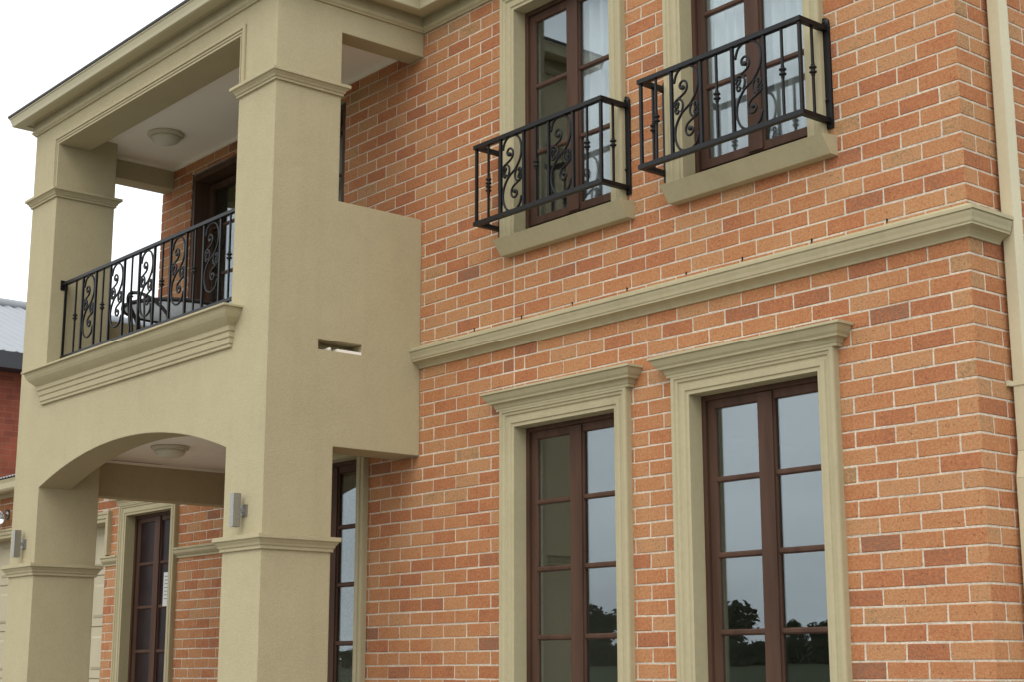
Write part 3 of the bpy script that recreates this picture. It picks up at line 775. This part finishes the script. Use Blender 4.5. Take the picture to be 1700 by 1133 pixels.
# ------------------------------------------------------------------ wrought iron
def scroll_mesh():
    """one scroll panel, .21 wide, .50 high, centred on the origin, in the XZ plane"""
    mb = MB(); hw, hh = .094, .252
    main = [(-.96, .66), (-.72, .88), (-.1, .985), (.58, .90), (.93, .64), (.86, .34), (.42, .10), (0, 0)]
    main = main + [(-a, -b) for a, b in main[-2::-1]]
    hook = [(-.38, .50), (-.30, .55), (-.36, .61), (-.50, .59), (-.54, .52), (-.42, .44), (-.18, .45), (-.02, .55), (-.06, .38), (-.32, .29), (-.70, .26), (-.98, .17)]
    hook = [(-.34, .53), (-.42, .565), (-.50, .53), (-.44, .47), (-.26, .46), (-.08, .53), (-.10, .63), (-.34, .69), (-.08, .66), (.06, .54), (-.04, .40), (-.34, .31), (-.72, .27), (-.99, .19)]
    hook = [(-.26, .50), (-.38, .485), (-.50, .53), (-.46, .61), (-.24, .655), (.02, .60), (.08, .48), (-.08, .375), (-.44, .305), (-.78, .255), (-.99, .18)]
    c0 = [(-.80, .25), (-.50, .245), (-.30, .15), (-.32, .02), (-.46, -.06)]
    c1 = [(-.74, .10), (-.66, .125), (-.62, .165), (-.74, .195), (-.88, .16), (-.98, .09)]
    c2 = [(-.72, .015), (-.64, -.01), (-.70, -.06), (-.84, -.05), (-.90, .01), (-.84, .07), (-.66, .075)]
    def strip(pts, r=.0072, taper=None):
        P = [(x * hw, 0, z * hh) for x, z in spline(pts, 4)]
        mb.tube(P, r, 6, True)
    strip(main, .0078)
    for c in (hook, c0, c1, c2):
        strip(c); strip([(-a, -b) for a, b in c])
    for x, z in ((-.26, .50), (.26, -.50)):
        mb.lathe([(.003, -.008), (.013, -.007), (.015, 0), (.013, .007), (.003, .008)], (x * hw, 0, z * hh), 8, 'y')
    me_o = mb.build('scroll', 'iron')
    me = me_o.data; bpy.data.objects.remove(me_o); return me
SCROLL = scroll_mesh()
def knuckle(mb, x, y, z):
    mb.lathe([(.007, -.033), (.011, -.031), (.011, -.026), (.008, -.023), (.012, -.021), (.020, -.016), (.020, -.010), (.012, -.006), (.012, .006), (.020, .010), (.020, .016), (.012, .021), (.008, .023), (.011, .026), (.011, .031), (.007, .033)], (x, y, z - .0), 10)
def baluster_mesh(h, kz=0):
    mb = MB(); mb.box(-.006, .006, -.006, .006, -h / 2, h / 2); knuckle(mb, 0, 0, kz)
    o = mb.build('baluster', 'iron'); me = o.data; bpy.data.objects.remove(o); return me
BAL = baluster_mesh(.50)
def post_mesh(h, r=.0085):
    mb = MB(); mb.box(-r, r, -r, r, -h / 2, h / 2); o = mb.build('post', 'iron'); me = o.data; bpy.data.objects.remove(o); return me
POST = post_mesh(.50)

def window_balcony(xc, label):
    w, d, zt, zb = 1.165, .215, 4.918, 4.382
    t = thing('window_balcony', label, 'balcony', (xc, 0, zb), 'iron balconies under the upper windows')
    a, b = -w / 2, w / 2
    for z, nm in ((zt - zb, 'top_rail'), (0, 'bottom_rail')):
        z1 = z; z0 = z - .026 if z else -.0; z1 = z if z else .026
        MB().sweep_xy([(a, -.012), (a, -d), (b, -d), (b, -.012)], [(-.017, z0), (.017, z0), (.017, z1), (-.017, z1)]).build(nm, 'iron', t)
    zm = (zt - zb) / 2
    for x in (a, b): put('corner_post', POST, t, (x, -d, zm))
    s = [-.462, -.235, -.005, .233]
    u = [(-1.701, -1.481), (-1.256, -1.027)]
    for lo, hi in ((-.340, -.117), (.117, .340)):
        put('post', POST, t, (lo, -d, zm)); put('post', POST, t, (hi, -d, zm))
        put('scroll', SCROLL, t, ((lo + hi) / 2, -d, zm))
    for x in (-.462, 0, .462): put('baluster', BAL, t, (x, -d, zm))
    for x in (a, b): put('baluster', BAL, t, (x, -d / 2 - .01, zm))
    for x in (a, b):
        sg = 1 if x > 0 else -1
        p = MB().box(x - .030, x + .030, -.012, .004, -.030, zt - zb + .018)
        p.lathe([(.004, -.0), (.030, -.001), (.030, -.012), (.004, -.0125)], (x, -.0005, zt - zb + .018), 12, 'y')
        for z in (.50 * .25, zt - zb + .022): p.lathe([(.002, -.012), (.008, -.012), (.007, -.019), (.002, -.02)], (x, -.0015, z), 8, 'y')
        p.build('wall_plate', 'iron', t)
    return t
window_balcony(-2.868, 'black scrolled iron balcony on the upper window nearest the portico')
window_balcony(-1.368, 'black scrolled iron balcony on the upper window nearest the house corner')

def balcony_railing():
    y, zt = -1.088, 4.672
    t = thing('balcony_railing', 'black scrolled iron railing between the portico pillars', 'railing', (-6.245, y, 3.945))
    zz = zt - 3.945
    MB().box(XL2 + .002 + 6.245, XR2 - .002 + 6.245, -.016, .016, zz - .012, zz + .012).build('top_rail', 'iron', t)
    MB().box(XL2 + .03 + 6.245, XR2 - .03 + 6.245, -.010, .010, .10, .122).build('bottom_rail', 'iron', t)
    PL = post_mesh(zz - .012); BL2 = baluster_mesh(zz - .012, .06)
    pitch = .4815
    for i in range(5):
        xc = (i - 2) * pitch
        for e in (-.116, .116): put('post', PL, t, (xc + e, 0, (zz - .012) / 2))
        put('scroll', SCROLL, t, (xc, 0, zz - .012 - .256))
    for i in range(6):
        x = (i - 2.5) * pitch
        put('baluster', BL2, t, (x, 0, (zz - .012) / 2))
    for x in (-1.40, 1.40): put('post', PL, t, (x, 0, (zz - .012) / 2))
    for sx in (-1, 1):
        MB().box(sx * 1.4425 - .004, sx * 1.4425 + .004, -.03, .03, zz - .05, zz + .03).build('wall_bracket', 'iron', t)
balcony_railing()

# ------------------------------------------------------------------ fixtures
def wall_lamp(x, label):
    t = thing('wall_lamp', label, 'lamp', (x, FY, 2.585), 'lamps on the portico pillars')
    MB().box(-.030, .042, -.014, 0, -.035, .035).build('back_plate', 'silver', t)
    MB().box(-.008, .010, -.0315, -.0141, -.012, .012).build('arm', 'silver', t)
    mb = MB(); w = .024
    mb.sweep_xy([(-w - .012, -.085), (w - .012, -.085), (w - .012, -.032), (-w - .012, -.032)], [(0, -.105), (0, .105), (-.005, .105), (-.005, -.105)], True)
    mb.build('lamp_body', 'silver', t)
    for z in (-.092, .088): MB().box(-w - .0065, w - .0175, -.0795, -.0375, z, z + .004).build('lens', 'opal', t)
wall_lamp(-4.545, 'silver box wall lamp on the nearer portico pillar')
wall_lamp(-7.90, 'silver box wall lamp on the farther portico pillar')
def ceiling_light(c, label):
    t = thing('ceiling_light', label, 'ceiling light', c, 'round ceiling lights in the portico')
    MB().lathe([(.005, 0), (.146, 0), (.150, -.010), (.141, -.026), (.124, -.031), (.005, -.031)], (0, 0, 0), 28).build('base_ring', 'lamp_trim', t)
    MB().lathe([(.121, -.030), (.118, -.050), (.102, -.069), (.072, -.083), (.034, -.089), (.003, -.091)], (0, 0, 0), 28).build('bowl', 'opal', t)
ceiling_light((-7.20, -.50, 5.954), 'round opal ceiling light above the upper balcony')
ceiling_light((-6.96, -.46, 3.3215), 'round opal ceiling light inside the arched porch')
def floodlight():
    t = thing('floodlight', 'twin chrome floodlight above the garage door', 'lamp', (-12.88, RW - .002, 3.30))
    MB().lathe([(.004, 0), (.055, -.001), (.055, -.02), (.004, -.022)], (0, 0, .02), 14, 'y').build('base', 'silver', t)
    for sx in (-1, 1):
        d = Vector((sx * .45, -.8, -.35)).normalized(); c = Vector((sx * .06, -.075, .0))
        mb = MB(); u = d.orthogonal().normalized(); w = d.cross(u)
        rings = []
        for h, r in ((-.02, .018), (0, .035), (.03, .062), (.075, .078), (.085, .08), (.08, .07), (.05, .045), (.045, .004)):
            rings.append([c + d * h + (u * math.cos(a * math.pi / 8) + w * math.sin(a * math.pi / 8)) * r for a in range(16)])
        mb.rings(rings, smooth=True); mb.tube([(0, -.02, .02), c], .01)
        mb.build('lamp_head', 'chrome', t)
floodlight()

def downpipe():
    t = thing('downpipe', 'cream rectangular downpipe on the side wall by the brick corner', 'pipe', (0, 0, 0))
    y0, y1, x0, x1 = .250, .330, .020, .082
    def seg(z0, z1, dy0=0, dy1=0, nm='pipe'):
        mb = MB(); vs = []
        for z, dy in ((z0, dy0), (z1, dy1)): vs += [(x0, y0 + dy, z), (x1, y0 + dy, z), (x1, y1 + dy, z), (x0, y1 + dy, z)]
        mb.add(vs, [(0, 3, 2, 1), (4, 5, 6, 7), (0, 1, 5, 4), (1, 2, 6, 5), (2, 3, 7, 6), (3, 0, 4, 7)])
        return mb
    seg(2.60, 6.11, .012, 0).build('upper_pipe', 'pipe', t)
    seg(2.47, 2.5995, -.016, .012).build('bend', 'pipe', t)
    seg(.04, 2.4695, -.016, -.016).build('lower_pipe', 'pipe', t)
    for z in (2.92, 5.1):
        mb = MB(); mb.box(x0 - .004, x1 + .0035, y0 - .0035 + .01, y1 + .0135, z - .012, z + .012)
        mb.box(.0005, .018, y0 - .020, y0 + .014, z - .013, z + .013); mb.build('clip', 'pipe', t)
downpipe()

def table():
    c = (-6.87, -.50, 3.601)
    t = thing('table', 'round glass topped table with a dark rim on the balcony', 'table', c)
    MB().lathe([(.005, .785), (.405, .785), (.405, .793), (.005, .793)], (0, 0, 0), 40).build('table_top', 'frost', t)
    MB().tube([(.418 * math.cos(a * math.pi / 24), .418 * math.sin(a * math.pi / 24), .788) for a in range(48)], .017, 8, True, True).build('rim', 'wicker', t)
    for k in range(4):
        a = k * math.pi / 2 + .5
        MB().tube([(.34 * math.cos(a), .34 * math.sin(a), 0), (.30 * math.cos(a), .30 * math.sin(a), .4), (.36 * math.cos(a), .36 * math.sin(a), .78)], .012).build('leg', 'wicker', t)
def chair():
    t = thing('chair', 'dark curved back chair beside the balcony table', 'chair', (-6.62, -.78, 3.601))
    MB().lathe([(.005, .43), (.21, .43), (.225, .445), (.21, .462), (.005, .465)], (0, 0, 0), 24).build('seat', 'wicker', t)
    for k in range(4):
        a = k * math.pi / 2 + .3
        MB().tube([(.19 * math.cos(a), .19 * math.sin(a), 0), (.17 * math.cos(a), .17 * math.sin(a), .44)], .012).build('leg', 'wicker', t)
    hoop = [(.24 * math.cos(a), .24 * math.sin(a), z) for a, z in ((3.4, .45), (3.35, .60), (3.6, .70), (4.1, .78), (4.7, .81), (5.3, .78), (5.8, .70), (6.1, .60), (6.0, .45))]
    MB().tube(spline(hoop, 4), .014, 8).build('backrest', 'wicker', t)
    for a in (4.1, 4.7, 5.3): MB().tube([(.21 * math.cos(a), .21 * math.sin(a), .45), (.24 * math.cos(a), .24 * math.sin(a), .79)], .008).build('back_slat', 'wicker', t)
table(); chair()

def notice():
    t = thing('notice', 'white paper notice on the front door glass', 'notice', (-9.185, RW + .056, 2.20))
    MB().box(-.10, .075, -.002, -.0005, 0, .31).build('sheet', 'paper', t)
    for k in range(7):
        MB().box(-.08, .055 - (k % 3) * .02, -.003, -.0022, .27 - k * .034, .276 - k * .034).build('text_line', 'ink', t)
notice()

# ------------------------------------------------------------------ neighbour and the far side of the street
def neighbour():
    t = thing('neighbour_house', 'red brick house with grey corrugated roof behind the portico', 'house', (-21.4, 6, 0))
    MB().box(-4.0, 4.4, -8, 4, 0, 5.78).build('wall', 'far_brick', t)
    MB().box(4.02, 4.72, -8.2, 4.2, 5.72, 5.77).build('soffit', 'nfascia', t)
    MB().box(4.72, 4.84, -8.2, 4.2, 5.70, 5.93).build('gutter', 'nfascia', t)
    r = corrugated(-8.2, 4.2, 4.78, 5.93, 0, 7.73, .19, .022, 'roof', t, .01, 'y')
    r2 = corrugated(-8.2, 4.2, -4.4, 5.93, 0, 7.73, .19, .022, 'roof', t, .01, 'y')
    MB().tube([(0, -8.2, 7.77), (0, 4.2, 7.77)], .09, 8).build('ridge_cap', 'nroof', t)
    MB().add([(4.4, 3.99, 5.78), (-4.0, 3.99, 5.78), (0, 3.99, 7.65), (4.4, 3.9, 5.78), (-4.0, 3.9, 5.78), (0, 3.9, 7.65)], [(0, 1, 2), (3, 5, 4), (0, 2, 5, 3), (1, 4, 5, 2)]).build('gable', 'far_brick', t)
neighbour()

def tree(x, y, z, h, r, label, seed, n=3800):
    rn = random.Random(seed)
    t = thing('tree', label, 'tree', (x, y, z), 'trees across the street')
    MB().tube([(0, 0, -.3), (.05, 0, h * .3), (-.04, .05, h * .6)], .045 * h, 8, True, False, [1, .75, .35]).build('trunk', 'bark', t)
    mb = MB(); blobs = [(rn.gauss(0, r * .42), rn.gauss(0, r * .42), h * rn.uniform(.38, .80), r * rn.uniform(.34, .58)) for _ in range(14)] + [(0, 0, h * .86, r * .4)]
    for _ in range(n):
        bx, by, bz, br = rn.choice(blobs)
        v = Vector((rn.gauss(0, 1), rn.gauss(0, 1), rn.gauss(0, .8))).normalized() * br * rn.uniform(.55, 1.05)
        p = Vector((bx, by, bz)) + v; u = Vector((rn.gauss(0, 1), rn.gauss(0, 1), rn.gauss(0, 1))).normalized(); w = u.orthogonal().normalized(); s = r * rn.uniform(.08, .15)
        mb.add([p - u * s, p + w * s * .6, p + u * s, p - w * s * .6], [(0, 1, 2, 3)])
    mb.build('crown', 'leaf', t)
def far_side():
    def gz(y):
        q = max(0, -y - 24); return 2.9 * (1 - math.exp(-q / 30)) + .008 * min(q, 120)
    for k, (x, y, h, r, lab) in enumerate(((-63.2, -66.3, 5.4, 2.6, 'broad dark tree reflected in the window nearest the corner'), (-59.5, -69.2, 4.0, .9, 'slim young tree reflected in the corner window'), (-58.0, -70.5, 3.6, 1.3, 'low bushy tree right of the slim young tree'),
                                           (-68.5, -61.0, 5.8, 2.0, 'round tree reflected in the window nearest the portico'), (-72, -57, 4.2, 2.2, 'spreading tree beyond the hedge, farthest along the street'))):
        tree(x, y, gz(y) - .1, h * .62, r * .8, lab, 20 + k)
    rn = random.Random(5); mb = MB()
    t = thing('hedge', 'long dark clipped hedge across the street', 'hedge', (-60, -56, gz(-56)))
    for _ in range(6500):
        p = Vector((rn.uniform(-28, 28), rn.uniform(-.7, .7), rn.uniform(0, 1.05))); u = Vector((rn.gauss(0, 1), rn.gauss(0, 1), rn.gauss(0, 1))).normalized(); w = u.orthogonal().normalized(); s = rn.uniform(.22, .40)
        mb.add([p - u * s, p + w * s * .7, p + u * s, p - w * s * .7], [(0, 1, 2, 3)])
    mb.build('foliage', 'leaf', t)
far_side()
